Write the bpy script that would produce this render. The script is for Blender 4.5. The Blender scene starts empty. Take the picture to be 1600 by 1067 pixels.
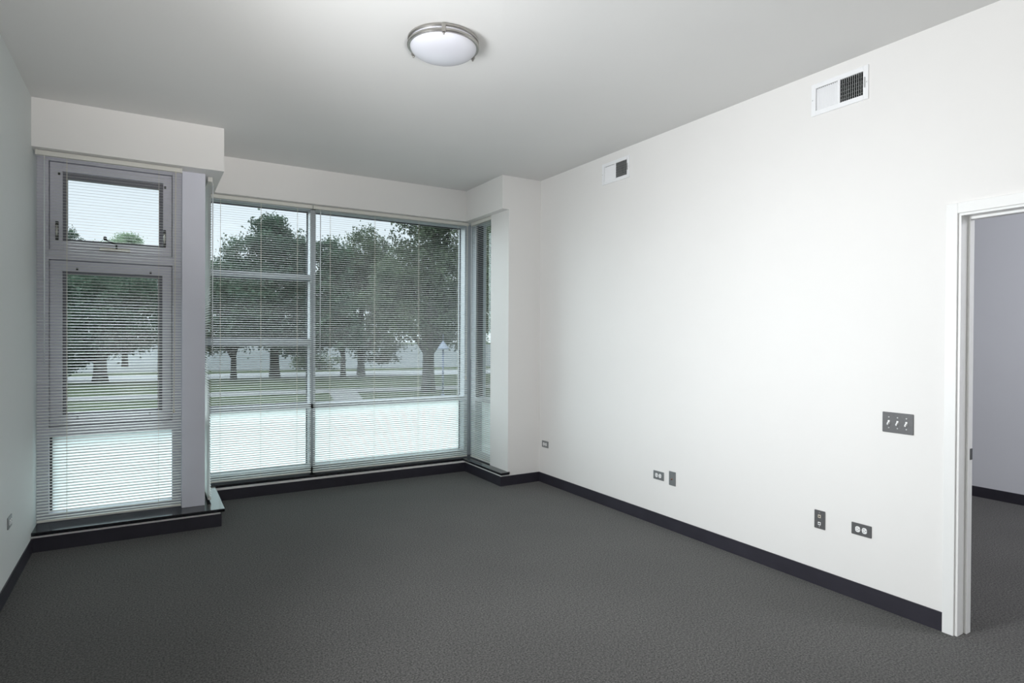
import bpy, math, random
from mathutils import Vector, Matrix

random.seed(7)
SC = bpy.context.scene
COL = SC.collection
PI = math.pi

# ------------------------------------------------------------------ room dimensions (metres)
H = 3.2                      # ceiling height
XL, XR = -0.7066, 3.578      # left and right wall faces
Y1 = 5.365                   # front plane of the soffits / plinths on the window side
Y2 = 6.187                   # front plane of the header inside the bay
XB, XA = 0.518, 3.106        # left and right ends of the bay
ZS = 2.856                   # underside of soffits
ZSILL = 0.142                # top of the sills
ZP = 0.117                   # top of the plinths
YB = -1.7                    # wall behind the camera
WT = 0.117                   # partition thickness
NX = 6.95                    # far wall of the next room
GZ = -0.2                    # outdoor ground level

# ------------------------------------------------------------------ materials
def new_mat(name):
    m = bpy.data.materials.new(name)
    m.use_nodes = True
    nt = m.node_tree
    for n in list(nt.nodes):
        nt.nodes.remove(n)
    out = nt.nodes.new('ShaderNodeOutputMaterial')
    return m, nt, out

def principled(name, col, rough=0.5, metal=0.0, noise=None, bump=None, spec=0.5, coat=0.0):
    """noise=(scale, amount): colour variation; bump=(scale, strength)."""
    m, nt, out = new_mat(name)
    b = nt.nodes.new('ShaderNodeBsdfPrincipled')
    b.inputs['Base Color'].default_value = (*col, 1)
    b.inputs['Roughness'].default_value = rough
    b.inputs['Metallic'].default_value = metal
    b.inputs['Specular IOR Level'].default_value = spec
    b.inputs['Coat Weight'].default_value = coat
    nt.links.new(b.outputs[0], out.inputs[0])
    tc = nt.nodes.new('ShaderNodeTexCoord')
    if noise:
        n = nt.nodes.new('ShaderNodeTexNoise')
        n.inputs['Scale'].default_value = noise[0]
        n.inputs['Detail'].default_value = 4
        nt.links.new(tc.outputs['Object'], n.inputs['Vector'])
        r = nt.nodes.new('ShaderNodeValToRGB')
        a = noise[1]
        r.color_ramp.elements[0].position = 0.3
        r.color_ramp.elements[1].position = 0.7
        r.color_ramp.elements[0].color = (*[max(0, c * (1 - a)) for c in col], 1)
        r.color_ramp.elements[1].color = (*[min(1, c * (1 + a)) for c in col], 1)
        nt.links.new(n.outputs['Fac'], r.inputs[0])
        nt.links.new(r.outputs[0], b.inputs['Base Color'])
    if bump:
        n = nt.nodes.new('ShaderNodeTexNoise')
        n.inputs['Scale'].default_value = bump[0]
        n.inputs['Detail'].default_value = 3
        nt.links.new(tc.outputs['Object'], n.inputs['Vector'])
        bp = nt.nodes.new('ShaderNodeBump')
        bp.inputs['Strength'].default_value = bump[1]
        bp.inputs['Distance'].default_value = 0.002
        nt.links.new(n.outputs['Fac'], bp.inputs['Height'])
        nt.links.new(bp.outputs[0], b.inputs['Normal'])
    return m

M = {}
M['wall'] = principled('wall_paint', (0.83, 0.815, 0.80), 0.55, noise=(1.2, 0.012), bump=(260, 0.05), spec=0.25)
M['wall_left'] = principled('wall_paint_left_shade', (0.68, 0.71, 0.70), 0.6, noise=(1.2, 0.012), bump=(260, 0.05), spec=0.2)  # same wall paint, its shade and bluish glow put into the colour
M['ceiling'] = principled('ceiling_paint', (0.76, 0.755, 0.745), 0.8, noise=(1.0, 0.015), bump=(200, 0.04), spec=0.1)
M['next_wall'] = principled('next_room_paint_dimmed', (0.70, 0.71, 0.75), 0.7, noise=(1.2, 0.012), spec=0.2)  # white paint; the room's dim light is put into its grey-blue colour
M['trim'] = principled('white_trim', (0.86, 0.86, 0.85), 0.35, noise=(3, 0.01), spec=0.4)
M['base'] = principled('dark_vinyl_base', (0.028, 0.026, 0.036), 0.45, noise=(6, 0.12), spec=0.4)
M['sill'] = principled('black_polished_sill', (0.013, 0.013, 0.017), 0.13, noise=(40, 0.10), spec=0.55)
M['frame'] = principled('grey_aluminium_paint', (0.62, 0.615, 0.68), 0.42, noise=(4, 0.02), spec=0.45)
M['frame_main'] = principled('pale_aluminium_paint', (0.44, 0.465, 0.50), 0.42, noise=(4, 0.02), spec=0.45)
M['column'] = principled('lavender_grey_column', (0.72, 0.725, 0.81), 0.45, noise=(4, 0.015), spec=0.4)
M['bead'] = principled('glazing_bead_paint', (0.17, 0.17, 0.195), 0.45, noise=(8, 0.03))
M['gasket'] = principled('dark_gasket', (0.05, 0.05, 0.06), 0.5, noise=(30, 0.1))
M['blind'] = principled('blind_slat_enamel', (0.78, 0.79, 0.77), 0.38, noise=(5, 0.015), spec=0.4)
M['rail'] = principled('blind_rail_enamel', (0.74, 0.73, 0.68), 0.4, noise=(5, 0.015), spec=0.4)
M['cord'] = principled('blind_cord', (0.74, 0.71, 0.62), 0.8, noise=(80, 0.06))
M['wand'] = principled('clear_plastic_wand', (0.80, 0.84, 0.86), 0.15, noise=(20, 0.03), spec=0.6)
M['steel'] = principled('brushed_steel_plate', (0.27, 0.28, 0.285), 0.42, 0.55, noise=(120, 0.07))
M['dark_steel'] = principled('dark_steel_plate', (0.125, 0.125, 0.128), 0.45, 0.3, noise=(120, 0.07))
M['nickel'] = principled('brushed_nickel', (0.41, 0.395, 0.37), 0.30, 0.9, noise=(60, 0.06))
M['white_plastic'] = principled('white_plastic', (0.86, 0.86, 0.86), 0.3, noise=(30, 0.01))
M['beige_plastic'] = principled('beige_plastic', (0.66, 0.60, 0.50), 0.4, noise=(30, 0.03))
M['slot'] = principled('dark_slot', (0.03, 0.03, 0.03), 0.6, noise=(30, 0.1))
M['screw'] = principled('screw_metal', (0.62, 0.62, 0.62), 0.3, 0.8, noise=(50, 0.05))
M['vent_white'] = principled('vent_enamel', (0.88, 0.885, 0.90), 0.4, noise=(10, 0.01))
M['duct'] = principled('dark_duct', (0.06, 0.065, 0.064), 0.6, noise=(20, 0.2))
M['damper_and_shade'] = principled('damper_steel_louver_shade', (0.50, 0.51, 0.51), 0.5, 0.1, noise=(20, 0.08))  # damper metal, also the painted shade of the right-hand louvers
M['bowl'] = principled('opal_glass', (0.66, 0.665, 0.72), 0.22, noise=(3, 0.01), spec=0.5, coat=0.3)
M['bronze'] = principled('dark_hardware', (0.045, 0.045, 0.045), 0.35, 0.5, noise=(40, 0.15))
M['satin'] = principled('satin_hardware', (0.60, 0.58, 0.52), 0.3, 0.85, noise=(40, 0.06))
M['brass'] = principled('coax_metal', (0.45, 0.30, 0.25), 0.3, 0.8, noise=(40, 0.1))
M['bark'] = principled('tree_bark', (0.035, 0.033, 0.032), 0.9, noise=(9, 0.35), bump=(14, 0.6), spec=0.1)
M['grass'] = principled('lawn_grass', (0.032, 0.044, 0.023), 0.95, noise=(0.9, 0.30), bump=(30, 0.4), spec=0.05)
M['asphalt'] = principled('pale_road', (0.20, 0.21, 0.22), 0.9, noise=(2, 0.06), spec=0.1)
M['lot'] = principled('pale_far_pavement', (0.085, 0.096, 0.100), 0.9, noise=(0.4, 0.07), spec=0.1)
M['path'] = principled('footpath_concrete', (0.115, 0.12, 0.122), 0.9, noise=(3, 0.07), spec=0.1)
M['blue_steel'] = principled('blue_lamp_paint', (0.13, 0.16, 0.24), 0.5, noise=(10, 0.1))
M['lamp_cap'] = principled('pale_blue_lamp_cap', (0.19, 0.23, 0.30), 0.5, noise=(10, 0.05))
M['outer'] = principled('exterior_cladding', (0.45, 0.45, 0.45), 0.7, noise=(3, 0.05))

def leaf_mat(name, c0, c1):
    m, nt, out = new_mat(name)
    tc = nt.nodes.new('ShaderNodeTexCoord')
    n = nt.nodes.new('ShaderNodeTexNoise'); n.inputs['Scale'].default_value = 1.6; n.inputs['Detail'].default_value = 6
    nt.links.new(tc.outputs['Object'], n.inputs['Vector'])
    r = nt.nodes.new('ShaderNodeValToRGB')
    r.color_ramp.elements[0].position = 0.33; r.color_ramp.elements[1].position = 0.68
    r.color_ramp.elements[0].color = (*c0, 1); r.color_ramp.elements[1].color = (*c1, 1)
    nt.links.new(n.outputs['Fac'], r.inputs[0])
    d = nt.nodes.new('ShaderNodeBsdfDiffuse'); t = nt.nodes.new('ShaderNodeBsdfTranslucent')
    mx = nt.nodes.new('ShaderNodeMixShader'); mx.inputs[0].default_value = 0.22
    nt.links.new(r.outputs[0], d.inputs[0]); nt.links.new(r.outputs[0], t.inputs[0])
    nt.links.new(d.outputs[0], mx.inputs[1]); nt.links.new(t.outputs[0], mx.inputs[2])
    nt.links.new(mx.outputs[0], out.inputs[0])
    return m
M['leaf_dark'] = leaf_mat('leaves_dark', (0.038, 0.064, 0.050), (0.100, 0.150, 0.105))
M['leaf_mid'] = leaf_mat('leaves_mid', (0.044, 0.074, 0.056), (0.115, 0.170, 0.115))
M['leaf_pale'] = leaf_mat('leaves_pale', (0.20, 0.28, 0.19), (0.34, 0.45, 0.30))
M['leaf_olive'] = leaf_mat('leaves_olive', (0.050, 0.072, 0.052), (0.130, 0.165, 0.104))

def carpet_mat():
    m, nt, out = new_mat('charcoal_carpet')
    b = nt.nodes.new('ShaderNodeBsdfPrincipled')
    b.inputs['Roughness'].default_value = 0.95
    b.inputs['Specular IOR Level'].default_value = 0.08
    b.inputs['Sheen Weight'].default_value = 0.15
    b.inputs['Sheen Roughness'].default_value = 0.6
    tc = nt.nodes.new('ShaderNodeTexCoord')
    n = nt.nodes.new('ShaderNodeTexNoise'); n.inputs['Scale'].default_value = 105; n.inputs['Detail'].default_value = 5; n.inputs['Roughness'].default_value = 0.75
    v = nt.nodes.new('ShaderNodeTexVoronoi'); v.inputs['Scale'].default_value = 260
    big = nt.nodes.new('ShaderNodeTexNoise'); big.inputs['Scale'].default_value = 1.6; big.inputs['Detail'].default_value = 3
    for t in (n, v, big):
        nt.links.new(tc.outputs['Object'], t.inputs['Vector'])
    r = nt.nodes.new('ShaderNodeValToRGB')
    r.color_ramp.elements[0].position = 0.38; r.color_ramp.elements[1].position = 0.62
    r.color_ramp.elements[0].color = (0.005, 0.0048, 0.0046, 1); r.color_ramp.elements[1].color = (0.134, 0.128, 0.122, 1)
    nt.links.new(n.outputs['Fac'], r.inputs[0])
    mx = nt.nodes.new('ShaderNodeMix'); mx.data_type = 'RGBA'; mx.blend_type = 'MULTIPLY'; mx.inputs[0].default_value = 0.5
    nt.links.new(r.outputs[0], mx.inputs[6])
    vr = nt.nodes.new('ShaderNodeValToRGB')
    vr.color_ramp.elements[0].color = (1.25, 1.25, 1.25, 1); vr.color_ramp.elements[1].color = (0.45, 0.45, 0.45, 1)
    vr.color_ramp.elements[1].position = 0.8
    nt.links.new(v.outputs['Distance'], vr.inputs[0]); nt.links.new(vr.outputs[0], mx.inputs[7])
    mb = nt.nodes.new('ShaderNodeMix'); mb.data_type = 'RGBA'; mb.blend_type = 'MULTIPLY'; mb.inputs[0].default_value = 1.0
    br = nt.nodes.new('ShaderNodeValToRGB')
    br.color_ramp.elements[0].position = 0.35; br.color_ramp.elements[1].position = 0.65
    br.color_ramp.elements[0].color = (0.93, 0.93, 0.93, 1); br.color_ramp.elements[1].color = (1.05, 1.05, 1.05, 1)
    nt.links.new(big.outputs['Fac'], br.inputs[0])
    nt.links.new(mx.outputs[2], mb.inputs[6]); nt.links.new(br.outputs[0], mb.inputs[7])
    nt.links.new(mb.outputs[2], b.inputs['Base Color'])
    bp = nt.nodes.new('ShaderNodeBump'); bp.inputs['Strength'].default_value = 0.12; bp.inputs['Distance'].default_value = 0.003
    nt.links.new(n.outputs['Fac'], bp.inputs['Height']); nt.links.new(bp.outputs[0], b.inputs['Normal'])
    nt.links.new(b.outputs[0], out.inputs[0])
    return m
M['carpet'] = carpet_mat()

def glass_mat():
    m, nt, out = new_mat('clear_window_glass')
    lw = nt.nodes.new('ShaderNodeLayerWeight'); lw.inputs['Blend'].default_value = 0.5
    p = nt.nodes.new('ShaderNodeMath'); p.operation = 'POWER'; p.inputs[1].default_value = 5
    nt.links.new(lw.outputs['Facing'], p.inputs[0])
    k = nt.nodes.new('ShaderNodeMath'); k.operation = 'MULTIPLY_ADD'; k.inputs[1].default_value = 0.85; k.inputs[2].default_value = 0.05
    nt.links.new(p.outputs[0], k.inputs[0])
    t = nt.nodes.new('ShaderNodeBsdfTransparent'); t.inputs[0].default_value = (0.90, 0.955, 0.95, 1)
    g = nt.nodes.new('ShaderNodeBsdfGlossy'); g.inputs['Roughness'].default_value = 0.02; g.inputs[0].default_value = (0.95, 1, 1, 1)
    mx = nt.nodes.new('ShaderNodeMixShader')
    nt.links.new(k.outputs[0], mx.inputs[0]); nt.links.new(t.outputs[0], mx.inputs[1]); nt.links.new(g.outputs[0], mx.inputs[2])
    nt.links.new(mx.outputs[0], out.inputs[0])
    return m
M['glass'] = glass_mat()

def frosted_mat():
    m, nt, out = new_mat('frosted_window_glass')
    tc = nt.nodes.new('ShaderNodeTexCoord')
    n = nt.nodes.new('ShaderNodeTexNoise'); n.inputs['Scale'].default_value = 1.5
    nt.links.new(tc.outputs['Object'], n.inputs['Vector'])
    r = nt.nodes.new('ShaderNodeValToRGB')
    r.color_ramp.elements[0].color = (0.82, 0.95, 0.925, 1); r.color_ramp.elements[1].color = (0.87, 0.99, 0.97, 1)
    nt.links.new(n.outputs['Fac'], r.inputs[0])
    t = nt.nodes.new('ShaderNodeBsdfTranslucent'); d = nt.nodes.new('ShaderNodeBsdfDiffuse')
    mx = nt.nodes.new('ShaderNodeMixShader'); mx.inputs[0].default_value = 0.22
    nt.links.new(r.outputs[0], t.inputs[0]); nt.links.new(r.outputs[0], d.inputs[0])
    nt.links.new(t.outputs[0], mx.inputs[1]); nt.links.new(d.outputs[0], mx.inputs[2])
    nt.links.new(mx.outputs[0], out.inputs[0])
    return m
M['frosted'] = frosted_mat()

# ------------------------------------------------------------------ mesh helpers
class MB:
    def __init__(s):
        s.v, s.f = [], []
    def box(s, x0, x1, y0, y1, z0, z1):
        b = len(s.v)
        s.v += [(x, y, z) for z in (z0, z1) for y in (y0, y1) for x in (x0, x1)]
        s.f += [tuple(b + i for i in q) for q in ((0, 2, 3, 1), (4, 5, 7, 6), (0, 1, 5, 4), (1, 3, 7, 5), (3, 2, 6, 7), (2, 0, 4, 6))]
        return s
    def prism(s, pts, z0, z1):
        """pts: counter-clockwise (x, y) outline."""
        b, n = len(s.v), len(pts)
        s.v += [(x, y, z0) for x, y in pts] + [(x, y, z1) for x, y in pts]
        s.f.append(tuple(b + i for i in reversed(range(n))))
        s.f.append(tuple(b + n + i for i in range(n)))
        for i in range(n):
            j = (i + 1) % n
            s.f.append((b + i, b + j, b + n + j, b + n + i))
        return s
    def plate(s, pts, y0, y1):
        """outline in the (x, z) plane extruded along y."""
        b, n = len(s.v), len(pts)
        s.v += [(x, y0, z) for x, z in pts] + [(x, y1, z) for x, z in pts]
        s.f.append(tuple(b + i for i in range(n)))
        s.f.append(tuple(b + n + i for i in reversed(range(n))))
        for i in range(n):
            j = (i + 1) % n
            s.f.append((b + j, b + i, b + n + i, b + n + j))
        return s
    def tube(s, path, radii, seg=8):
        if not isinstance(radii, (list, tuple)):
            radii = [radii] * len(path)
        rings = []
        for i, p in enumerate(path):
            p = Vector(p)
            a = Vector(path[max(0, i - 1)]); c = Vector(path[min(len(path) - 1, i + 1)])
            t = (c - a).normalized()
            up = Vector((0, 0, 1)) if abs(t.z) < 0.9 else Vector((1, 0, 0))
            u = t.cross(up).normalized(); w = t.cross(u)
            rings.append(len(s.v))
            for k in range(seg):
                q = p + (u * math.cos(2 * PI * k / seg) + w * math.sin(2 * PI * k / seg)) * radii[i]
                s.v.append(tuple(q))
        for a, b in zip(rings, rings[1:]):
            for k in range(seg):
                k2 = (k + 1) % seg
                s.f.append((a + k, a + k2, b + k2, b + k))
        s.f.append(tuple(rings[0] + k for k in reversed(range(seg))))
        s.f.append(tuple(rings[-1] + k for k in range(seg)))
        return s
    def lathe(s, prof, seg=48, cx=0, cy=0):
        """prof: (r, z) list, revolved about z; r = 0 closes with a point."""
        rows = []
        for r, z in prof:
            if r <= 1e-6:
                s.v.append((cx, cy, z)); rows.append([len(s.v) - 1])
            else:
                row = []
                for k in range(seg):
                    a = 2 * PI * k / seg
                    s.v.append((cx + r * math.cos(a), cy + r * math.sin(a), z)); row.append(len(s.v) - 1)
                rows.append(row)
        for a, b in zip(rows, rows[1:]):
            if len(a) == 1 and len(b) == 1:
                continue
            for k in range(seg):
                k2 = (k + 1) % seg
                if len(a) == 1:
                    s.f.append((a[0], b[k2], b[k]))
                elif len(b) == 1:
                    s.f.append((a[k], a[k2], b[0]))
                else:
                    s.f.append((a[k], a[k2], b[k2], b[k]))
        return s
    def quad(s, a, b, c, d):
        i = len(s.v); s.v += [a, b, c, d]; s.f.append((i, i + 1, i + 2, i + 3)); return s
    def build(s, name, mat, parent=None, smooth=False, bevel=0.0, loc=None, fix=True):
        me = bpy.data.meshes.new(name)
        me.from_pydata(s.v, [], s.f); me.update()
        if fix:
            import bmesh
            bm = bmesh.new(); bm.from_mesh(me)
            bmesh.ops.recalc_face_normals(bm, faces=bm.faces)
            bm.to_mesh(me); bm.free()
        me.materials.append(mat)
        o = bpy.data.objects.new(name, me); COL.objects.link(o)
        if smooth:
            for p in me.polygons:
                p.use_smooth = True
        if bevel:
            md = o.modifiers.new('bevel', 'BEVEL'); md.width = bevel; md.segments = 2; md.limit_method = 'ANGLE'
        if parent is not None:
            o.parent = parent
        if loc is not None:
            o.location = loc
        return o

def tag(o, label, cat, group=None, kind=None):
    o['label'] = label; o['category'] = cat
    if group: o['group'] = group
    if kind: o['kind'] = kind
    return o

def empty(name, loc=(0, 0, 0), rz=0.0):
    o = bpy.data.objects.new(name, None); COL.objects.link(o)
    o.location = loc; o.rotation_euler = (0, 0, rz); o.empty_display_size = 0.05
    return o

def copy_tree(o, parent=None):
    c = o.copy(); COL.objects.link(c); c.parent = parent
    for ch in [k for k in bpy.data.objects if k.parent == o]:
        copy_tree(ch, c)
    return c

def struct(name, mb, mat, label, cat, bevel=0.0):
    return tag(mb.build(name, mat, bevel=bevel), label, cat, kind='structure')

def wall_x(mb, x0, x1, y0, y1, z0, z1, holes):
    """A wall slab between x0 and x1 with rectangular openings (y0, y1, z0, z1)."""
    ys = sorted({y0, y1, *[h[0] for h in holes], *[h[1] for h in holes]})
    zs = sorted({z0, z1, *[h[2] for h in holes], *[h[3] for h in holes]})
    def hole(i, j):
        if i < 0 or j < 0 or i >= len(ys) - 1 or j >= len(zs) - 1:
            return True
        cy, cz = (ys[i] + ys[i + 1]) / 2, (zs[j] + zs[j + 1]) / 2
        return any(h[0] < cy < h[1] and h[2] < cz < h[3] for h in holes)
    idx = {}
    def vtx(x, y, z):
        k = (x, y, z)
        if k not in idx:
            idx[k] = len(mb.v); mb.v.append(k)
        return idx[k]
    for i in range(len(ys) - 1):
        for j in range(len(zs) - 1):
            if hole(i, j):
                continue
            a, b, c, d = ys[i], ys[i + 1], zs[j], zs[j + 1]
            for x in (x0, x1):
                mb.f.append((vtx(x, a, c), vtx(x, b, c), vtx(x, b, d), vtx(x, a, d)))
            if hole(i - 1, j): mb.f.append((vtx(x0, a, c), vtx(x0, a, d), vtx(x1, a, d), vtx(x1, a, c)))
            if hole(i + 1, j): mb.f.append((vtx(x0, b, c), vtx(x0, b, d), vtx(x1, b, d), vtx(x1, b, c)))
            if hole(i, j - 1): mb.f.append((vtx(x0, a, c), vtx(x0, b, c), vtx(x1, b, c), vtx(x1, a, c)))
            if hole(i, j + 1): mb.f.append((vtx(x0, a, d), vtx(x0, b, d), vtx(x1, b, d), vtx(x1, a, d)))
    return mb

# ------------------------------------------------------------------ the room shell
DY0, DY1, DZ = 0.550, 1.486, 2.186      # rough door opening in the right wall
VENTS = [(1.942, 2.293, 2.930, 3.128), (3.974, 4.340, 2.932, 3.124)]
duct_holes = [(a + 0.028, b - 0.028, c + 0.028, d - 0.028) for a, b, c, d in VENTS]

struct('floor', MB().box(XL - 0.2, NX + 0.2, YB - 0.2, 6.6, -0.12, 0.0), M['carpet'],
       'dark charcoal speckled carpet covering the whole floor', 'floor')
struct('ceiling', MB().box(XL - 0.2, NX + 0.2, YB - 0.2, 6.75, H, H + 0.15), M['ceiling'],
       'plain pale grey painted ceiling', 'ceiling')
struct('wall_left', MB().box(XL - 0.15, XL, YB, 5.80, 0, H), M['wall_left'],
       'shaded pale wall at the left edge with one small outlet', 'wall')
struct('wall_right', wall_x(MB(), XR, XR + WT, YB, 5.9, 0, H, [(DY0, DY1, 0, DZ)] + duct_holes), M['wall'],
       'long bright white wall on the right with vents and doorway', 'wall')
struct('wall_back', MB().box(XL, NX, YB - 0.15, YB, 0, H), M['wall'], 'white wall behind the viewer', 'wall')
# window side: left soffit and plinth, bay header and plinth, right pier
struct('wall_far_soffit', MB().prism([(XL, Y1), (XB, Y1), (XB, Y2), (0.20, Y2), (0.20, 5.80), (XL, 5.80)], ZS, H), M['wall'],
       'boxed white soffit over the tall left window', 'wall soffit')
struct('wall_far_header', MB().box(0.20, 3.45, Y2, 6.62, ZS, H), M['wall'],
       'white header strip above the wide bay window', 'wall header')
struct('wall_far_plinth', MB().prism([(XL, Y1), (0.497, Y1), (0.497, Y2), (XA, Y2), (XA, Y1), (XR, Y1), (XR, 5.75), (3.45, 5.75), (3.45, 6.60), (0.20, 6.60), (0.20, 5.75), (XL, 5.75)], 0, ZP), M['wall'],
       'low wall kerb under the window sills', 'wall')
mb = MB()
PIER = 3.187
mb.box(PIER, XR, Y1, 5.745, ZP, ZS)
struct('wall_far_pier', mb, M['wall'], 'white pier between the bay window and the right wall', 'wall pier')
struct('wall_far_return', MB().box(XA, XR, Y1, Y2, ZS, H), M['wall'], 'white soffit return over the right end of the bay', 'wall soffit')

# next room, seen through the doorway
struct('wall_next_room_far', MB().box(NX, NX + 0.15, YB, 4.6, 0, H), M['next_wall'],
       'dim grey wall of the next room seen through the doorway', 'wall')
struct('wall_next_room_side', MB().box(XR + WT, NX, 4.45, 4.6, 0, H), M['next_wall'],
       'side wall of the next room, out of sight past the doorway', 'wall')

# baseboards
BT = 0.007
def base_run(name, segs, label):
    mb = MB()
    for x0, x1, y0, y1 in segs:
        mb.box(x0, x1, y0, y1, 0, 0.10)
    return struct(name, mb, M['base'], label, 'baseboard')
base_run('baseboard_left', [(XL, XL + BT, YB, Y1 - BT)], 'dark vinyl baseboard along the left wall')
base_run('baseboard_right', [(XR - BT, XR, 1.5355, Y1 - BT)], 'long dark vinyl baseboard along the right wall up to the door casing')
mb = MB().prism([(XL, Y1), (XL, Y1 - BT), (0.497 + BT, Y1 - BT), (0.497 + BT, Y2 - BT), (XA - BT, Y2 - BT), (XA - BT, Y1 - BT), (XR, Y1 - BT), (XR, Y1),
                 (XA, Y1), (XA, Y2), (0.497, Y2), (0.497, Y1)], 0, 0.10)
struct('baseboard_far', mb, M['base'], 'dark vinyl baseboard stepping around the bay under the windows', 'baseboard')
base_run('baseboard_next_room', [(NX - BT, NX, YB, 4.45)], 'dark baseboard at the foot of the next room wall')

# steel corner column
struct('trim_1', MB().prism([(0.228, 5.53), (0.395, 5.53), (0.395, 5.70), (0.228, 5.70)], ZSILL, ZS), M['column'],
       'smooth lavender grey column between the tall window and the bay', 'column', bevel=0.003)

# ------------------------------------------------------------------ windows
def window(name, label):
    o = empty(name); return tag(o, label, 'window', kind='structure')

# window_1: tall window by the left wall
w1 = window('window_1', 'tall grey framed window by the left wall, awning sash on top')
F0, F1 = 5.60, 5.74
mb = MB()
mb.box(XL, -0.636, F0, F1, ZSILL, ZS)                    # left member
mb.box(0.163, 0.228, F0, F1, ZSILL, ZS)                  # right member
mb.box(-0.636, 0.163, F0, F1, 2.827, ZS)                 # head
mb.box(-0.636, 0.163, F0, F1, 2.096, 2.165)              # rail between sashes
mb.box(-0.636, 0.163, F0, F1, 0.772, 0.845)              # rail over frosted pane
mb.box(-0.636, 0.163, F0, F1, ZSILL, 0.206)              # bottom
for z0_, z1_ in ((0.845, 2.096), (2.165, 2.827)):        # rear stops behind the sashes
    mb.box(-0.636, -0.618, 5.721, F1, z0_, z1_); mb.box(0.145, 0.163, 5.721, F1, z0_, z1_)
    mb.box(-0.618, 0.145, 5.721, F1, z0_, z0_ + 0.018); mb.box(-0.618, 0.145, 5.721, F1, z1_ - 0.018, z1_)
mb.build('window_frame', M['frame'], w1, bevel=0.002)
def sash(par, x0, x1, z0, z1, ix0, ix1, iz0, iz1, gx0, gx1, gz0, gz1):
    """flat outer band, then a stepped darker inner band holding the pane."""
    s = MB()
    y0, y1 = 5.622, 5.72
    for a, b, c, d in ((x0, ix0, z0, z1), (ix1, x1, z0, z1), (ix0, ix1, iz1, z1), (ix0, ix1, z0, iz0)):
        s.box(a, b, y0, y1, c, d)
    so = s.build('sash', M['frame'], par, bevel=0.0015)
    g = MB()
    for a, b, c, d in ((ix0, gx0, iz0, iz1), (gx1, ix1, iz0, iz1), (gx0, gx1, gz1, iz1), (gx0, gx1, iz0, gz0)):
        g.box(a, b, 5.655, 5.70, c, d)
    g.build('glazing_bead', M['bead'], so)
    p = MB().quad((gx0, 5.68, gz0), (gx1, 5.68, gz0), (gx1, 5.68, gz1), (gx0, 5.68, gz1)).build('pane', M['glass'], so, fix=False)
    return so
s_up = sash(w1, -0.632, 0.159, 2.169, 2.823, -0.556, 0.098, 2.240, 2.760, -0.528, 0.070, 2.258, 2.714)
s_lo = sash(w1, -0.632, 0.159, 0.849, 2.092, -0.558, 0.094, 0.922, 2.016, -0.532, 0.062, 0.940, 1.992)
MB().quad((-0.636, 5.68, 0.206), (0.163, 5.68, 0.206), (0.163, 5.68, 0.772), (-0.636, 5.68, 0.772)).build('frosted_pane', M['frosted'], w1, fix=False)
g = MB()
g.box(-0.636, -0.622, 5.66, 5.70, 0.206, 0.772)
g.build('gasket', M['gasket'], w1)
# sash hardware
def latch(px, pz):
    l = MB().box(px - 0.010, px + 0.010, 5.613, 5.622, pz - 0.07, pz + 0.07).build('latch', M['bronze'], s_up, bevel=0.003)
    MB().tube([(px, 5.613, pz - 0.04), (px, 5.600, pz - 0.02), (px, 5.598, pz + 0.02), (px, 5.611, pz + 0.04)], 0.007, 8).build('latch_lever', M['satin'], l, smooth=True)
latch(-0.588, 2.312); latch(0.108, 2.312)
ck = MB().box(-0.325, -0.125, 5.590, 5.622, 2.182, 2.206).build('crank_base', M['satin'], s_up, bevel=0.004)
MB().tube([(-0.215, 5.596, 2.204), (-0.215, 5.585, 2.232), (-0.285, 5.580, 2.266)], [0.009, 0.008, 0.006], 8).build('crank_arm', M['bronze'], ck, smooth=True)
MB().lathe([(0, 2.258), (0.010, 2.262), (0.013, 2.276), (0.010, 2.288), (0, 2.291)], 12, -0.288, 5.580).build('crank_knob', M['bronze'], ck, smooth=True)
for cx, cz, so in ((-0.575, 2.735, s_up), (0.112, 2.722, s_up), (-0.465, 2.030, s_lo), (0.012, 2.030, s_lo), (-0.462, 0.905, s_lo), (0.008, 0.905, s_lo)):
    MB().box(cx - 0.007, cx + 0.007, 5.610, 5.622, cz - 0.006, cz + 0.012).build('screen_clip', M['bronze'], so, bevel=0.002)
sl = MB().prism([(XL, Y1 - 0.018), (0.527, Y1 - 0.018), (0.527, 6.38), (0.35, 6.38), (0.35, 5.72), (XL, 5.72)], ZP, ZSILL)
sl.build('window_sill', M['sill'], w1, bevel=0.003)

# window_2: main bay window
w2 = window('window_2', 'wide bay window of clear and frosted panes facing the trees')
G0, G1, GG = 6.38, 6.56, 6.515
ZT = 2.828
mb = MB()
mb.box(0.30, 0.462, G0, G1, ZSILL, ZS)              # left jamb
mb.box(1.418, 1.474, G0, G1, ZSILL, ZS)             # mullion
mb.box(3.189, 3.40, G0, G1, ZSILL, ZS)              # right jamb
mb.box(0.462, 3.189, G0, G1, ZT, ZS)                # head
mb.box(0.462, 3.189, G0, G1, 0.790, 0.838)          # transom over frosted panes
mb.box(0.462, 3.189, G0, G1, ZSILL, 0.196)          # bottom
mb.box(0.462, 1.418, G0, G1, 2.112, 2.164)          # upper transom, left light
mb.box(0.462, 1.418, G0, G1, 1.442, 1.508)          # middle transom, left light
mb.build('window_frame', M['frame_main'], w2, bevel=0.002)
lights = [(0.462, 1.418, 2.164, ZT, 'glass'), (0.462, 1.418, 1.508, 2.112, 'glass'), (0.462, 1.418, 0.838, 1.442, 'glass'),
          (0.462, 1.418, 0.196, 0.790, 'frosted'), (1.474, 3.189, 0.838, ZT, 'glass'), (1.474, 3.189, 0.196, 0.790, 'frosted')]
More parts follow.
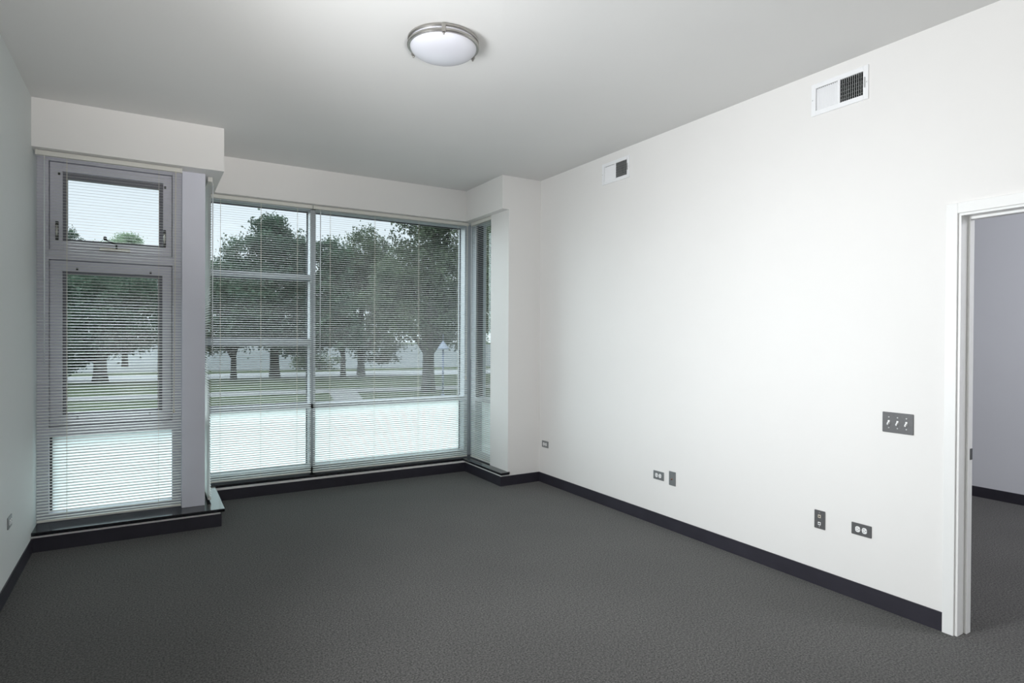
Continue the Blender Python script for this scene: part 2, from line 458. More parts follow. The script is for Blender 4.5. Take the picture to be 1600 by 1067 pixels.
for a, b, c, d, k in lights:
    p = MB().quad((a, GG, c), (b, GG, c), (b, GG, d), (a, GG, d)).build('pane' if k == 'glass' else 'frosted_pane', M[k], w2, fix=False)
    g = MB(); t = 0.010
    for e in ((a, a + t, c, d), (b - t, b, c, d), (a + t, b - t, d - t, d), (a + t, b - t, c, c + t)):
        g.box(e[0], e[1], GG - 0.014, GG - 0.002, e[2], e[3])
    g.build('gasket', M['gasket'], p)
MB().prism([(0.527, 6.205), (3.090, 6.205), (3.090, 5.335), (3.187, 5.335), (3.205, 5.350), (3.205, 5.36), (3.187, 5.365), (3.187, 5.745), (3.30, 5.745), (3.30, 6.38), (0.527, 6.38)], ZP, ZSILL).build('window_sill', M['sill'], w2, bevel=0.003)

# window_3: side light on the left of the bay, window_4: side light on the right
w3 = window('window_3', 'narrow side window of the bay behind the lavender column')
mb = MB()
mb.box(0.25, 0.395, 5.70, 5.76, ZSILL, ZS); mb.box(0.25, 0.395, 6.22, 6.38, ZSILL, ZS)
mb.box(0.25, 0.395, 5.76, 6.22, ZT, ZS); mb.box(0.25, 0.395, 5.76, 6.22, 0.790, 0.838); mb.box(0.25, 0.395, 5.76, 6.22, ZSILL, 0.196)
mb.build('window_frame', M['frame_main'], w3)
MB().quad((0.31, 5.76, 0.838), (0.31, 6.22, 0.838), (0.31, 6.22, ZT), (0.31, 5.76, ZT)).build('pane', M['glass'], w3, fix=False)
MB().quad((0.31, 5.76, 0.196), (0.31, 6.22, 0.196), (0.31, 6.22, 0.790), (0.31, 5.76, 0.790)).build('frosted_pane', M['frosted'], w3, fix=False)

w4 = window('window_4', 'narrow side window at the right end of the bay beside the pier')
mb = MB()
mb.box(3.265, 3.40, 6.24, 6.38, ZSILL, ZS)
mb.box(3.265, 3.40, 5.745, 6.24, ZT, ZS); mb.box(3.265, 3.40, 5.745, 6.24, 0.790, 0.838); mb.box(3.265, 3.40, 5.745, 6.24, ZSILL, 0.196)
mb.build('window_frame', M['frame_main'], w4, bevel=0.002)
MB().quad((3.35, 5.745, 0.838), (3.35, 6.24, 0.838), (3.35, 6.24, ZT), (3.35, 5.745, ZT)).build('pane', M['glass'], w4, fix=False)
MB().quad((3.35, 5.745, 0.196), (3.35, 6.24, 0.196), (3.35, 6.24, 0.790), (3.35, 5.745, 0.790)).build('frosted_pane', M['frosted'], w4, fix=False)
MB().box(3.275, 3.352, 6.226, 6.24, 0.838, ZT).build('gasket', M['gasket'], w4)

# ------------------------------------------------------------------ doorway
d1 = tag(empty('door_1'), 'open doorway with white casing at the right edge', 'doorway', kind='structure')
JY, JZ = 1.470, 2.172                   # inner faces of the jamb
JN = 0.566
mb = MB()
CX0, CX1 = XR - 0.013, XR
def casing_ring(x0, x1):
    mb.box(x0, x1, 1.482, 1.535, 0, 2.238)
    mb.box(x0, x1, JN - 0.065, JN - 0.012, 0, 2.238)
    mb.box(x0, x1, JN - 0.012, 1.482, 2.184, 2.238)
casing_ring(CX0, CX1)
mb.build('door_casing', M['trim'], d1, bevel=0.002)
mb = MB()
mb.box(XR, XR + WT, JY, DY1, 0, DZ); mb.box(XR, XR + WT, DY0, JN, 0, DZ); mb.box(XR, XR + WT, JN, JY, JZ, DZ)
mb.build('door_jamb', M['trim'], d1)
mb = MB()
sx0, sx1 = 3.650, 3.694
mb.box(sx0, sx1, JY - 0.013, JY, 0, JZ); mb.box(sx0, sx1, JN, JN + 0.013, 0, JZ); mb.box(sx0, sx1, JN + 0.013, JY - 0.013, JZ - 0.013, JZ)
st = mb.build('door_stop', M['trim'], d1, bevel=0.001)
MB().box(3.668, 3.690, JY - 0.0155, JY - 0.013, 0.908, 0.966).build('strike_plate', M['bronze'], d1)

# ------------------------------------------------------------------ mini blinds
PITCH, SLW, TILT = 0.0215, 0.025, math.radians(11)
def mini_blind(label, loc, rz, x0, x1, zb, ladders, wand=None, cord=None, rail_h=0.034, sag=None):
    """local frame: x along the window, +y towards the glass, z measured from the floor."""
    r = empty('mini_blind', loc, rz)
    tag(r, label, 'blind', 'horizontal mini blinds on the windows')
    zt = ZS - 0.003
    hr = MB().box(x0 + 0.012, x1 - 0.012, -0.014, 0.016, zt - rail_h, zt).build('headrail', M['rail'], r, bevel=0.002)
    for a in (x0, x1 - 0.014):
        MB().box(a, a + 0.014, -0.018, 0.018, zt - rail_h - 0.002, zt + 0.001).build('end_bracket', M['rail'], r, bevel=0.002)
    s = MB()
    z = zb + 0.030
    ct, sn = math.cos(TILT), math.sin(TILT)
    while z < zt - rail_h - 0.010:
        b = len(s.v)
        jz = random.uniform(-0.0006, 0.0006); jt = random.uniform(-0.02, 0.02)
        for k in range(5):
            u = (k / 4 - 0.5) * SLW
            c = 0.0018 * (1 - (2 * u / SLW) ** 2)
            y = u * ct - c * sn; zz = u * (sn + jt) + c * ct
            s.v.append((x0 + 0.006, y, z + zz + jz)); s.v.append((x1 - 0.006, y, z + zz - jz))
        for k in range(4):
            s.f.append((b + 2 * k, b + 2 * k + 1, b + 2 * k + 3, b + 2 * k + 2))
        z += PITCH
    s.build('slat_panel', M['blind'], r, smooth=True, fix=False)
    MB().box(x0 + 0.006, x1 - 0.006, -0.013, 0.013, zb, zb + 0.014).build('bottom_rail', M['rail'], r, bevel=0.003)
    for lx in ladders:
        l = MB()
        for yy in (-0.0135, 0.0135):
            l.box(lx - 0.0009, lx + 0.0009, yy - 0.0005, yy + 0.0005, zb + 0.01, zt - rail_h)
        l.build('ladder_cord', M['cord'], r)
    if wand:
        wx, wz = wand
        h = MB().tube([(wx, -0.012, zt - rail_h + 0.006), (wx, -0.024, zt - rail_h - 0.012), (wx, -0.022, zt - rail_h - 0.03)], 0.0025, 6).build('wand_hook', M['rail'], r)
        MB().tube([(wx, -0.022, zt - rail_h - 0.03), (wx, -0.021, wz)], 0.0042, 6).build('tilt_wand', M['wand'], r, smooth=True)
    if cord:
        cx, cz = cord
        c = MB().tube([(cx, -0.017, zt - rail_h + 0.01), (cx - 0.004, -0.019, (zt + cz) / 2), (cx - 0.010, -0.019, cz)], 0.0014, 5)
        c.tube([(cx + 0.004, -0.017, zt - rail_h + 0.01), (cx, -0.019, (zt + cz) / 2), (cx - 0.007, -0.019, cz)], 0.0014, 5)
        co = c.build('pull_cord', M['cord'], r)
        MB().lathe([(0, cz + 0.006), (0.004, cz + 0.004), (0.009, cz - 0.026), (0.007, cz - 0.030), (0, cz - 0.030)], 10, cx - 0.009, -0.019).build('cord_tassel', M['cord'], co, smooth=True)
    return r
YL, YM = 5.445, 6.262
mini_blind('white slatted blind over the tall window by the left wall', (0, YL, 0), 0, -0.694, 0.226, 0.186,
           [-0.512, 0.066], wand=(-0.640, 1.33), cord=(0.178, 0.958))
mini_blind('white slatted blind over the stacked left panes of the bay window', (0, YM, 0), 0, 0.492, 1.411, 0.158,
           [0.575, 0.930, 1.268])
mini_blind('widest white slatted blind, over the large right pane of the bay', (0, YM, 0), 0, 1.418, 3.172, 0.152,
           [1.592, 2.060, 2.560, 3.040], wand=(1.488, 1.30), cord=(3.150, 1.075))
# the two side blinds, turned a quarter
mini_blind('narrow white slatted blind seen edge on beside the lavender column', (0.437, 5.93, 0), PI / 2, -0.318, 0.300, 0.160,
           [-0.20, 0.20], wand=(-0.290, 1.36))
mini_blind('narrow white slatted blind against the pier at the right end of the bay', (3.206, 5.995, 0), -PI / 2, -0.236, 0.250, 0.152,
           [-0.12, 0.14], wand=(-0.212, 1.28))

# ------------------------------------------------------------------ ceiling light
CLX, CLY = 1.415, 3.113
cl = tag(empty('ceiling_light', (CLX, CLY, H)), 'round flush ceiling light with white glass and nickel rings', 'light')
MB().lathe([(0.0, 0.0), (0.183, 0.0), (0.183, -0.006), (0.0, -0.006)], 64).build('base_plate', M['nickel'], cl)
MB().lathe([(0.182, -0.004), (0.196, -0.004), (0.199, -0.007), (0.199, -0.015), (0.196, -0.018), (0.182, -0.018)], 80).build('upper_ring', M['nickel'], cl)
MB().lathe([(0.0, -0.008), (0.187, -0.008), (0.187, -0.040), (0.0, -0.040)], 72).build('glass_band', M['bowl'], cl)
MB().lathe([(0.183, -0.031), (0.197, -0.031), (0.201, -0.034), (0.201, -0.043), (0.197, -0.047), (0.183, -0.047)], 80).build('lower_ring', M['nickel'], cl)
prof = [(0.186 * math.cos(a), -0.042 - 0.066 * math.sin(a)) for a in [i * PI / 2 / 14 for i in range(14)]] + [(0.0, -0.108)]
MB().lathe(prof, 72).build('glass_bowl', M['bowl'], cl, smooth=True)
for ang in (math.radians(246), math.radians(246 + 120), math.radians(246 - 120)):
    c, s_ = math.cos(ang), math.sin(ang)
    k = MB()
    b = len(k.v)
    k.box(0.198, 0.206, -0.010, 0.010, -0.050, -0.008)
    k.box(0.186, 0.206, -0.010, 0.010, -0.052, -0.048)
    k.v[b:] = [(x * c - y * s_, x * s_ + y * c, z) for x, y, z in k.v[b:]]
    ko = k.build('clip', M['nickel'], cl, bevel=0.001)
    MB().lathe([(0, -0.051), (0.006, -0.052), (0.0065, -0.060), (0.004, -0.065), (0, -0.066)], 12, 0.196 * c, 0.196 * s_).build('finial', M['nickel'], ko, smooth=True)

# ------------------------------------------------------------------ air vents (local: x along wall, +y into the room, z up; on the right wall rz = +90 deg)
def air_vent(label, y0, y1, z0, z1, detail=11):
    w, h = y1 - y0, z1 - z0
    r = tag(empty('air_vent', (XR, (y0 + y1) / 2, (z0 + z1) / 2), PI / 2), label, 'vent', 'white air registers high on the right wall')
    W, Hh = w / 2, h / 2
    m = 0.030; mid = 0.008
    lx0, lx1 = -W + m, W - m
    f = MB()
    f.box(-W, lx0, 0.0, 0.009, -Hh, Hh); f.box(lx1, W, 0.0, 0.009, -Hh, Hh)
    f.box(lx0, lx1, 0.0, 0.009, Hh - m, Hh); f.box(lx0, lx1, 0.0, 0.009, -Hh, -Hh + m)
    f.box(-mid, mid, 0.0, 0.009, -Hh + m, Hh - m)
    f.build('frame', M['vent_white'], r, bevel=0.002)
    d = MB(); a = 0.002
    dx0, dx1, dz = lx0 + a, lx1 - a, Hh - m - a
    d.box(dx0, dx1, -0.112, -0.110, -dz, dz)
    d.box(dx0, dx0 + 0.001, -0.11, -0.001, -dz, dz); d.box(dx1 - 0.001, dx1, -0.11, -0.001, -dz, dz)
    d.box(dx0, dx1, -0.11, -0.001, dz - 0.001, dz); d.box(dx0, dx1, -0.11, -0.001, -dz, -dz + 0.001)
    d.build('duct', M['duct'], r)
    # vertical blades: local -x is towards the viewer's right
    for side in (-1, 1):
        xa, xb = (lx0, -mid) if side < 0 else (mid, lx1)
        step = (xb - xa) / detail
        for i in range(detail):
            cx = xa + step * (i + 0.5)
            # right-hand bank (side<0) opens towards the viewer, left-hand bank turns its faces to the viewer
            L = 0.016
            sl = -0.54 if side < 0 else 1.0
            dx, dy = math.sin(sl) * L / 2, math.cos(sl) * L / 2
            t = 0.0011 if side < 0 else 0.0009
            b = MB().prism([(cx - dx - t, -0.010 - dy + 0.006), (cx - dx + t, -0.010 - dy + 0.006), (cx + dx + t, -0.010 + dy + 0.006), (cx + dx - t, -0.010 + dy + 0.006)], -Hh + m, Hh - m)
            b.build('louver', M['vent_white'] if side > 0 else M['damper_and_shade'], r)  # white louvers; the right-hand bank's shade is put into a grey colour
    for i in range(6):
        zc = -Hh + m + (i + 0.5) * (2 * (Hh - m) / 6)
        p = MB()
        p.v += [(dx0 + 0.003, -0.034, zc - 0.006), (dx1 - 0.003, -0.034, zc - 0.006), (dx1 - 0.003, -0.050, zc + 0.006), (dx0 + 0.003, -0.050, zc + 0.006)]
        p.f.append((0, 1, 2, 3))
        p.build('damper_blade', M['damper_and_shade'], r, fix=False)
    MB().box(-W + 0.016, -W + 0.022, 0.009, 0.016, -0.03, 0.03).build('damper_lever', M['damper_and_shade'], r, bevel=0.001)
    for sx in (-W + 0.009, W - 0.009):
        MB().box(sx - 0.003, sx + 0.003, 0.009, 0.0105, -0.003, 0.003).build('screw', M['screw'], r)
    return r
air_vent('white air register high on the right wall, nearest the doorway', *VENTS[0])
air_vent('white air register high on the right wall, nearest the far corner', *VENTS[1])

# ------------------------------------------------------------------ wall plates (local: x along wall, +y out of wall)
def rounded(w, h, r, n=4):
    pts = []
    for cx, cz, a0 in ((w / 2 - r, h / 2 - r, 0), (-w / 2 + r, h / 2 - r, 90), (-w / 2 + r, -h / 2 + r, 180), (w / 2 - r, -h / 2 + r, 270)):
        for i in range(n + 1):
            a = math.radians(a0 + 90 * i / n)
            pts.append((cx + r * math.cos(a), cz + r * math.sin(a)))
    return pts
def shift(pts, dx, dz):
    return [(x + dx, z + dz) for x, z in pts]

def plate_root(name, label, cat, loc, rz, w, h, mat, group=None):
    r = tag(empty(name, loc, rz), label, cat, group)
    MB().plate(rounded(w, h, 0.004), 0.0, 0.0055).build('plate', mat, r, bevel=0.0018)
    return r
def screw(r, x, z):
    MB().plate(shift(rounded(0.0075, 0.0075, 0.0037, 3), x, z), 0.0055, 0.0070).build('screw', M['screw'], r)

def outlet(label, loc, rz, mat):
    r = plate_root('outlet', label, 'outlet', loc, rz, 0.116, 0.070, mat, 'horizontal duplex outlets')
    for sx in (-0.0195, 0.0195):
        o = MB().plate(shift(rounded(0.0285, 0.034, 0.012, 5), sx, 0), 0.0055, 0.0085).build('receptacle', M['white_plastic'], r, bevel=0.0008)
        for a, b in ((-0.004, 0.0065), (-0.004, -0.0065)):
            MB().box(sx + a + 0.007 - 0.004, sx + a + 0.007 + 0.004, 0.0085, 0.0090, b - 0.0012, b + 0.0012).build('slot', M['slot'], o)
        MB().plate(shift(rounded(0.005, 0.005, 0.0024, 3), sx - 0.008, 0), 0.0085, 0.0090).build('slot', M['slot'], o)
    screw(r, 0, 0)
    return r
R90 = PI / 2
outlet('steel plate duplex outlet nearest the doorway, right of the black data plate', (XR, 1.960, 0.417), R90, M['dark_steel'])
outlet('steel plate duplex outlet left of the blank cable plate', (XR, 3.600, 0.410), R90, M['steel'])
outlet('small steel plate duplex outlet close to the far right corner', (XR, 5.249, 0.411), R90, M['steel'])
outlet('steel plate outlet on the shaded left wall', (XL, 4.580, 0.427), -R90, M['steel'])

r = plate_root('data_outlet', 'upright dark plate with two jacks near the doorway', 'data outlet', (XR, 2.216, 0.411), R90, 0.070, 0.114, M['dark_steel'])
for z, m in ((0.021, 'beige_plastic'), (-0.024, 'white_plastic')):
    j = MB().box(-0.009, 0.009, 0.0055, 0.0085, z - 0.0095, z + 0.0095).build('jack', M[m], r, bevel=0.001)
    MB().box(-0.005, 0.005, 0.0085, 0.0088, z - 0.004, z + 0.004).build('jack_opening', M['slot'], j)
screw(r, 0, 0.043); screw(r, 0, -0.043)

r = plate_root('cable_outlet', 'upright grey plate with one small coaxial connector', 'cable outlet', (XR, 3.449, 0.415), R90, 0.070, 0.112, M['steel'])
MB().tube([(0, 0.0055, -0.004), (0, 0.0095, -0.004)], 0.008, 6).build('connector_nut', M['brass'], r)
MB().tube([(0, 0.0095, -0.004), (0, 0.020, -0.004)], 0.0045, 10).build('coaxial_connector', M['brass'], r)

r = plate_root('light_switch', 'triple toggle light switch in a dark steel plate beside the doorway', 'light switch', (XR, 1.766, 1.067), R90, 0.163, 0.114, M['dark_steel'])
for sx in (-0.046, 0, 0.046):
    t = MB()
    t.box(sx - 0.005, sx + 0.005, 0.0055, 0.0075, -0.012, 0.012)
    b = len(t.v)
    t.v += [(sx - 0.0042, 0.007, -0.004), (sx + 0.0042, 0.007, -0.004), (sx + 0.0042, 0.007, 0.007), (sx - 0.0042, 0.007, 0.007),
            (sx - 0.0036, 0.021, -0.013), (sx + 0.0036, 0.021, -0.013), (sx + 0.0036, 0.023, -0.006), (sx - 0.0036, 0.023, -0.006)]
    t.f += [tuple(b + i for i in q) for q in ((0, 1, 2, 3), (4, 7, 6, 5), (0, 4, 5, 1), (1, 5, 6, 2), (2, 6, 7, 3), (3, 7, 4, 0))]
    t.build('toggle', M['white_plastic'], r)
    screw(r, sx, 0.030); screw(r, sx, -0.030)

# ------------------------------------------------------------------ outdoors
SL = -0.12
def strip(s0, s1, z, x0=-70, x1=90):
    """ground band between two gently slanting lines."""
    mb = MB()
    mb.v += [(x0, s0 + SL * x0, z), (x1, s0 + SL * x1, z), (x1, s1 + SL * x1, z), (x0, s1 + SL * x0, z)]
    mb.f.append((0, 1, 2, 3))
    return mb
lawn = MB().quad((-120, 6.9, GZ), (140, 6.9, GZ), (140, 160, GZ), (-120, 160, GZ)).build('lawn', M['grass'], fix=False)
tag(lawn, 'green lawn outside beneath the trees', 'grass', kind='stuff')
tag(strip(26.9, 30.4, GZ + 0.012).build('road', M['asphalt'], fix=False), 'pale road running behind the tree trunks', 'road', kind='structure')
tag(strip(33.6, 140, GZ + 0.010).build('pavement', M['lot'], fix=False), 'pale grey open pavement beyond the road', 'pavement', kind='structure')
fp = strip(19.1, 20.5, GZ + 0.014)
fp.v += [(4.0, 15.0, GZ + 0.016), (4.75, 15.0, GZ + 0.016), (5.55, 18.5, GZ + 0.016), (4.70, 18.55, GZ + 0.016)]
fp.f.append((4, 5, 6, 7))
tag(fp.build('footpath', M['path'], fix=False), 'grey footpath crossing the lawn outside the bay window', 'path', kind='structure')

def tree(label, base, r0, blobs, leaf, seed, dens=1.0, leafsize=0.118, lean=(0, 0), name='tree', fork=True):
    rnd = random.Random(seed)
    bx, by = base
    root = empty(name, (bx, by, GZ))
    tag(root, label, 'tree' if name == 'tree' else 'shrub', 'trees on the lawn outside' if name == 'tree' else None)
    zc = sum(b[2] for b in blobs) / len(blobs)
    top = (lean[0], lean[1], zc - GZ)
    t = MB()
    n = 7
    path = [(lean[0] * (i / n) ** 1.5, lean[1] * (i / n) ** 1.5, (zc - GZ) * i / n - (0.05 if i == 0 else 0)) for i in range(n + 1)]
    rad = [r0 * 1.35, r0 * 1.03, r0 * 0.97, r0 * 0.92, r0 * 0.82, r0 * 0.7, r0 * 0.6, r0 * 0.45]
    t.tube(path, rad, 9)
    if fork:
        for (x, y, z, rx, rz) in blobs:
            st = path[min(n - 1, max(2, int(n * 0.42)))]
            e = Vector((x - bx, y - by, z - GZ)); s0 = Vector(st)
            if (e - s0).length < 0.3:
                continue
            mid = s0.lerp(e, 0.5) + Vector((0, 0, 0.12))
            t.tube([tuple(s0), tuple(mid), tuple(e)], [r0 * 0.5, r0 * 0.34, r0 * 0.14], 6)
    t.build('trunk', M['bark'], root, smooth=True)
    V, F = [], []
    for (x, y, z, rx, rz) in blobs:
        ry = (rx + rz) / 2
        nc = max(8, int(38 * dens * (rx * rz) ** 0.5 * (0.8 + rx)))
        for _ in range(nc):
            while True:
                p = Vector((rnd.uniform(-1, 1), rnd.uniform(-1, 1), rnd.uniform(-1, 1)))
                if 0.15 < p.length < 1:
                    break
            p *= (0.55 + 0.47 * rnd.random()) / max(p.length, 0.3) * min(1.0, p.length + 0.35)
            cx, cy, cz = x - bx + p.x * rx, y - by + p.y * ry, z - GZ + p.z * rz
            cr = rnd.uniform(0.16, 0.34) * min(1.3, 0.6 + 0.4 * rx)
            for _l in range(int(58 * dens)):
                q = Vector((rnd.gauss(0, 1), rnd.gauss(0, 1), rnd.gauss(0, 0.8))) * cr * 0.55
                c = Vector((cx, cy, cz)) + q
                u = Vector((rnd.gauss(0, 1), rnd.gauss(0, 1), rnd.gauss(0, 1))).normalized()
                w = u.cross(Vector((rnd.gauss(0, 1), rnd.gauss(0, 1), rnd.gauss(0, 1)))).normalized()
                L = leafsize * rnd.uniform(0.6, 1.15)
                i = len(V)
                V += [tuple(c - u * L * 0.55), tuple(c + w * L * 0.33), tuple(c + u * L * 0.55), tuple(c - w * L * 0.33)]
                F.append((i, i + 1, i + 2, i + 3))
    mb = MB(); mb.v, mb.f = V, F
    mb.build('foliage', M[leaf], root, fix=False)
    return root

tree('thick trunked tree seen through the tall left window', (-1.526, 26.70), 0.215,
     [(-1.87, 27.13, 2.56, 1.65, 1.42), (-0.15, 26.09, 2.34, 1.77, 1.3), (-1.47, 26.88, 1.45, 1.89, 0.60), (-3.49, 28.1, 2.08, 1.65, 1.42), (0.05, 25.98, 3.0, 1.06, 0.83), (-1.0, 26.7, 3.1, 1.5, .75), (-2.65, 27.5, 0.72, 0.80, 0.55), (-3.0, 27.8, 3.0, 1.1, .8)], 'leaf_dark', 1)
tree('slender tree at the left end of the bay view', (2.886, 26.19), 0.105,
     [(2.88, 26.21, 2.16, 1.27, 1.22), (2.45, 26.49, 3.60, 0.70, 0.9), (2.34, 26.53, 1.30, 0.89, 0.38), (3.43, 25.89, 2.67, 1.14, 1.27), (1.9, 26.5, 2.6, 0.9, 1.2)], 'leaf_mid', 2)
tree('tall pointed tree left of the window mullion, trunk leaning slightly', (4.499, 26.60), 0.180,
     [(4.4, 26.77, 5.62, 0.95, 0.95), (4.45, 26.77, 6.15, 0.6, 0.55), (3.6, 27.24, 4.85, 1.15, 0.95), (5.09, 26.35, 4.61, 1.07, 1.2), (4.29, 26.82, 3.54, 2.14, 1.2), (3.14, 27.51, 3.8, 1.07, 1.0), (2.55, 27.4, 3.9, 0.9, 0.8), (5.3, 26.2, 5.0, 0.9, 0.8), (4.52, 26.67, 2.07, 2.0, 1.01), (5.19, 26.31, 1.05, 1.07, 0.43), (5.5, 26.1, 2.7, 1.0, 1.3)], 'leaf_dark', 3, lean=(-0.15, 0))
tree('small thin tree just right of the window mullion', (6.902, 25.02), 0.096,
     [(6.53, 25.28, 4.07, 0.8, 1.06), (6.55, 25.3, 4.95, 0.75, 0.65), (6.65, 25.2, 2.74, 1.06, 1.33), (6.19, 25.47, 1.94, 0.8, 0.93), (6.88, 25.05, 1.55, 1.06, 0.64), (6.3, 25.3, 3.0, .8, 1.0)], 'leaf_mid', 4)
tree('rounded tree behind the middle of the wide pane, foliage drooping low', (8.0, 26.15), 0.150,
     [(8.32, 26.7, 5.3, 1.21, 1.09), (7.71, 27.07, 4.29, 1.38, 1.3), (9.07, 26.25, 4.01, 1.44, 1.58), (8.08, 26.83, 2.56, 1.73, 1.58), (8.82, 26.37, 1.10, 1.01, 0.95), (9.6, 26.0, 2.6, 1.2, 1.2), (10.6, 25.4, 3.4, 1.5, 1.5)], 'leaf_olive', 5)
tree('nearest tree with the thickest trunk, at the right of the bay view', (7.574, 17.70), 0.185,
     [(7.41, 17.84, 4.4, 1.01, 0.91), (8.11, 17.42, 4.7, 1.01, 1.01), (7.07, 18.04, 3.48, 1.15, 1.05), (8.11, 17.41, 3.29, 1.21, 1.21), (7.42, 17.82, 2.10, 1.35, 0.80), (8.37, 17.24, 1.95, 1.01, 0.75), (7.76, 17.64, 5.6, 1.15, 0.91), (8.8, 16.99, 3.09, 1.01, 1.55), (6.5, 18.3, 2.6, 0.9, 0.9), (8.9, 17.0, 4.6, 1.0, 1.0)], 'leaf_olive', 6, leafsize=0.098)
tree('dark far tree whose top shows at the left of the awning pane', (-3.664, 40.6), 0.13,
     [(-3.67, 40.69, 7.0, 0.38, 0.31), (-3.75, 40.6, 6.3, 0.9, 0.55), (-3.7, 40.7, 5.2, 1.4, 0.9), (-3.7, 40.7, 4.0, 1.6, 1.1)], 'leaf_mid', 7, dens=0.9, leafsize=0.095)
tree('pale green far tree whose rounded top shows low in the awning pane', (-1.13, 39.5), 0.13,
     [(-1.14, 39.52, 6.75, 0.70, 0.40), (-1.14, 39.5, 6.35, 1.1, 0.45), (-1.1, 39.5, 5.4, 1.5, 0.9), (-1.1, 39.5, 4.2, 1.6, 1.1)], 'leaf_pale', 8, dens=1.3, leafsize=0.09)
tree('pale tree glimpsed through the right side window of the bay', (11.562, 19.18), 0.125,
     [(10.95, 19.59, 4.55, 0.95, 1.43), (11.05, 19.51, 2.65, 0.95, 1.43), (11.35, 19.36, 5.98, 1.19, 1.19), (11.9, 19.0, 3.6, 1.1, 1.5)], 'leaf_pale', 9)
tree('low leafy shrub on the verge beyond the road', (7.6, 32.0), 0.05,
     [(7.6, 32.0, 0.25, 1.15, 0.45), (6.8, 32.1, 0.15, 0.8, 0.35)], 'leaf_olive', 10, dens=0.7, name='shrub', fork=False)

# lamp on the lawn
gl = tag(empty('garden_lamp', (7.461, 16.34, GZ)), 'slim blue lamp post with a pale conical cap on the lawn', 'lamp post')
MB().lathe([(0, -0.02), (0.06, -0.02), (0.06, 0.02), (0.03, 0.04), (0, 0.04)], 16).build('base', M['blue_steel'], gl, smooth=False)
MB().tube([(0, 0, 0.03), (0, 0, 1.40)], 0.026, 10).build('pole', M['blue_steel'], gl, smooth=True)
MB().lathe([(0, 1.63), (0.03, 1.60), (0.17, 1.39), (0.165, 1.375), (0, 1.38)], 24).build('lamp_cap', M['lamp_cap'], gl)
MB().tube([(0, 0, 1.60), (0, 0, 1.82)], [0.012, 0.006], 8).build('finial', M['blue_steel'], gl, smooth=True)

# ------------------------------------------------------------------ sky and lamps
wd = bpy.data.worlds.new('overcast_sky'); SC.world = wd; wd.use_nodes = True
nt = wd.node_tree
for n in list(nt.nodes):
    nt.nodes.remove(n)
wo = nt.nodes.new('ShaderNodeOutputWorld'); bg = nt.nodes.new('ShaderNodeBackground')
tc = nt.nodes.new('ShaderNodeTexCoord'); sp = nt.nodes.new('ShaderNodeSeparateXYZ')
nt.links.new(tc.outputs['Generated'], sp.inputs[0])
rp = nt.nodes.new('ShaderNodeValToRGB')
el = rp.color_ramp.elements
el[0].position = 0.0; el[0].color = (0.80, 0.87, 0.93, 1)
el[1].position = 1.0; el[1].color = (1.0, 1.04, 1.1, 1)
e = el.new(0.10); e.color = (0.82, 0.88, 0.94, 1)
e = el.new(0.32); e.color = (0.70, 0.78, 0.87, 1)
nt.links.new(sp.outputs['Z'], rp.inputs[0])
cn = nt.nodes.new('ShaderNodeTexNoise'); cn.inputs['Scale'].default_value = 3.0; cn.inputs['Detail'].default_value = 5
nt.links.new(tc.outputs['Generated'], cn.inputs['Vector'])
cr = nt.nodes.new('ShaderNodeMapRange'); cr.inputs['From Min'].default_value = 0.3; cr.inputs['From Max'].default_value = 0.7
cr.inputs['To Min'].default_value = 1.12; cr.inputs['To Max'].default_value = 1.27
nt.links.new(cn.outputs['Fac'], cr.inputs['Value'])
# overcast skies brighten towards the zenith
zr = nt.nodes.new('ShaderNodeMapRange'); zr.inputs['From Min'].default_value = 0.35; zr.inputs['From Max'].default_value = 0.9
zr.inputs['To Min'].default_value = 1.0; zr.inputs['To Max'].default_value = 3.2
nt.links.new(sp.outputs['Z'], zr.inputs['Value'])
ml = nt.nodes.new('ShaderNodeMath'); ml.operation = 'MULTIPLY'
nt.links.new(cr.outputs[0], ml.inputs[0]); nt.links.new(zr.outputs[0], ml.inputs[1])
nt.links.new(rp.outputs[0], bg.inputs['Color']); nt.links.new(ml.outputs[0], bg.inputs['Strength'])
nt.links.new(bg.outputs[0], wo.inputs[0])

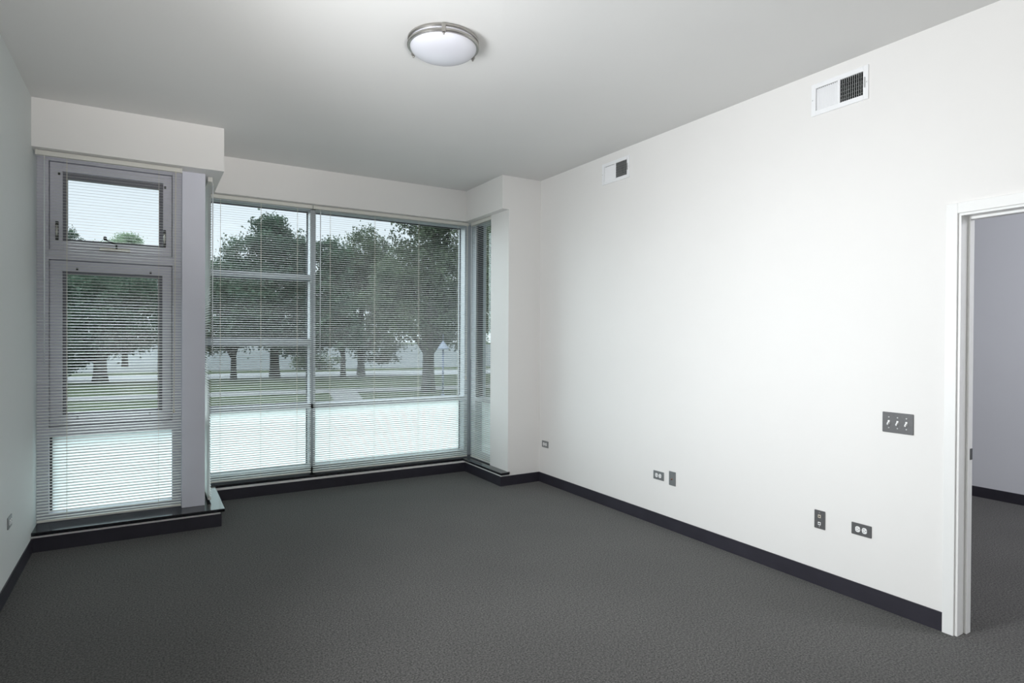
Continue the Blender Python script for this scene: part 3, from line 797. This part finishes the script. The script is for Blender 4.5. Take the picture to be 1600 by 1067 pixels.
def lamp(name, kind, loc, energy, color=(1, 1, 1), size=1.0, size_y=None, target=None, angle=None, spread=None):
    l = bpy.data.lights.new(name, kind); l.energy = energy; l.color = color
    if kind == 'AREA':
        l.size = size
        if spread: l.spread = math.radians(spread)
        if size_y: l.shape = 'RECTANGLE'; l.size_y = size_y
    if kind == 'SUN' and angle: l.angle = angle
    o = bpy.data.objects.new(name, l); COL.objects.link(o); o.location = loc
    if target is not None:
        o.rotation_euler = (Vector(target) - Vector(loc)).to_track_quat('-Z', 'Y').to_euler()
    return o
lamp('overcast_sun', 'SUN', (-9, 20, 18), 4.4, (0.86, 0.97, 1.0), target=(2.5, 5, 5.5), angle=math.radians(75))
lamp('flash_softbox', 'AREA', (-0.62, 2.35, 1.70), 63, (0.95, 0.978, 1.0), 1.1, 1.2, target=(3.4, 2.25, 1.65), spread=120)
lamp('added_ceiling_fill', 'AREA', (0.0, -0.9, 0.45), 40, (1.0, 0.99, 0.975), 1.6, 1.2, target=(0.1, -1.05, 3.0), spread=150)  # fill light added behind the camera to brighten the ceiling
lamp('added_far_ceiling_fill', 'AREA', (0.3, -1.25, 1.0), 8.0, (1.0, 0.985, 0.97), 0.5, 0.5, target=(0.55, 3.6, 3.2), spread=36)  # unseen narrow fill added to even out the far ceiling and header
lamp('added_next_room_fill', 'AREA', (5.4, -0.4, 2.6), 72, (0.94, 0.96, 1.0), 1.0, 1.0, target=(6.6, 2.0, 0.6))  # area light added out of sight to light the next room

# ------------------------------------------------------------------ camera (solved from the photograph's vanishing points)
cam = bpy.data.cameras.new('camera'); co = bpy.data.objects.new('camera', cam); COL.objects.link(co)
yaw, pitch, roll = 0.54204, -0.006795, 0.00537
fw = Vector((math.sin(yaw) * math.cos(pitch), math.cos(yaw) * math.cos(pitch), math.sin(pitch)))
r = Vector((math.cos(yaw), -math.sin(yaw), 0)); u = r.cross(fw)
r2 = r * math.cos(roll) + u * math.sin(roll); u2 = -r * math.sin(roll) + u * math.cos(roll)
mt = Matrix((r2, u2, -fw)).transposed().to_4x4(); mt.translation = Vector((0, 0, 1.5333))
co.matrix_world = mt
cam.sensor_fit = 'HORIZONTAL'; cam.sensor_width = 36.0; cam.lens = 942.454 / 1600 * 36.0
cam.clip_start = 0.05; cam.clip_end = 500
SC.camera = co

SC.view_settings.view_transform = 'Standard'
SC.view_settings.look = 'None'
SC.view_settings.exposure = 0.0
SC.cycles.max_bounces = 10
SC.cycles.diffuse_bounces = 6
SC.cycles.transparent_max_bounces = 16
SC.cycles.sample_clamp_indirect = 6.0
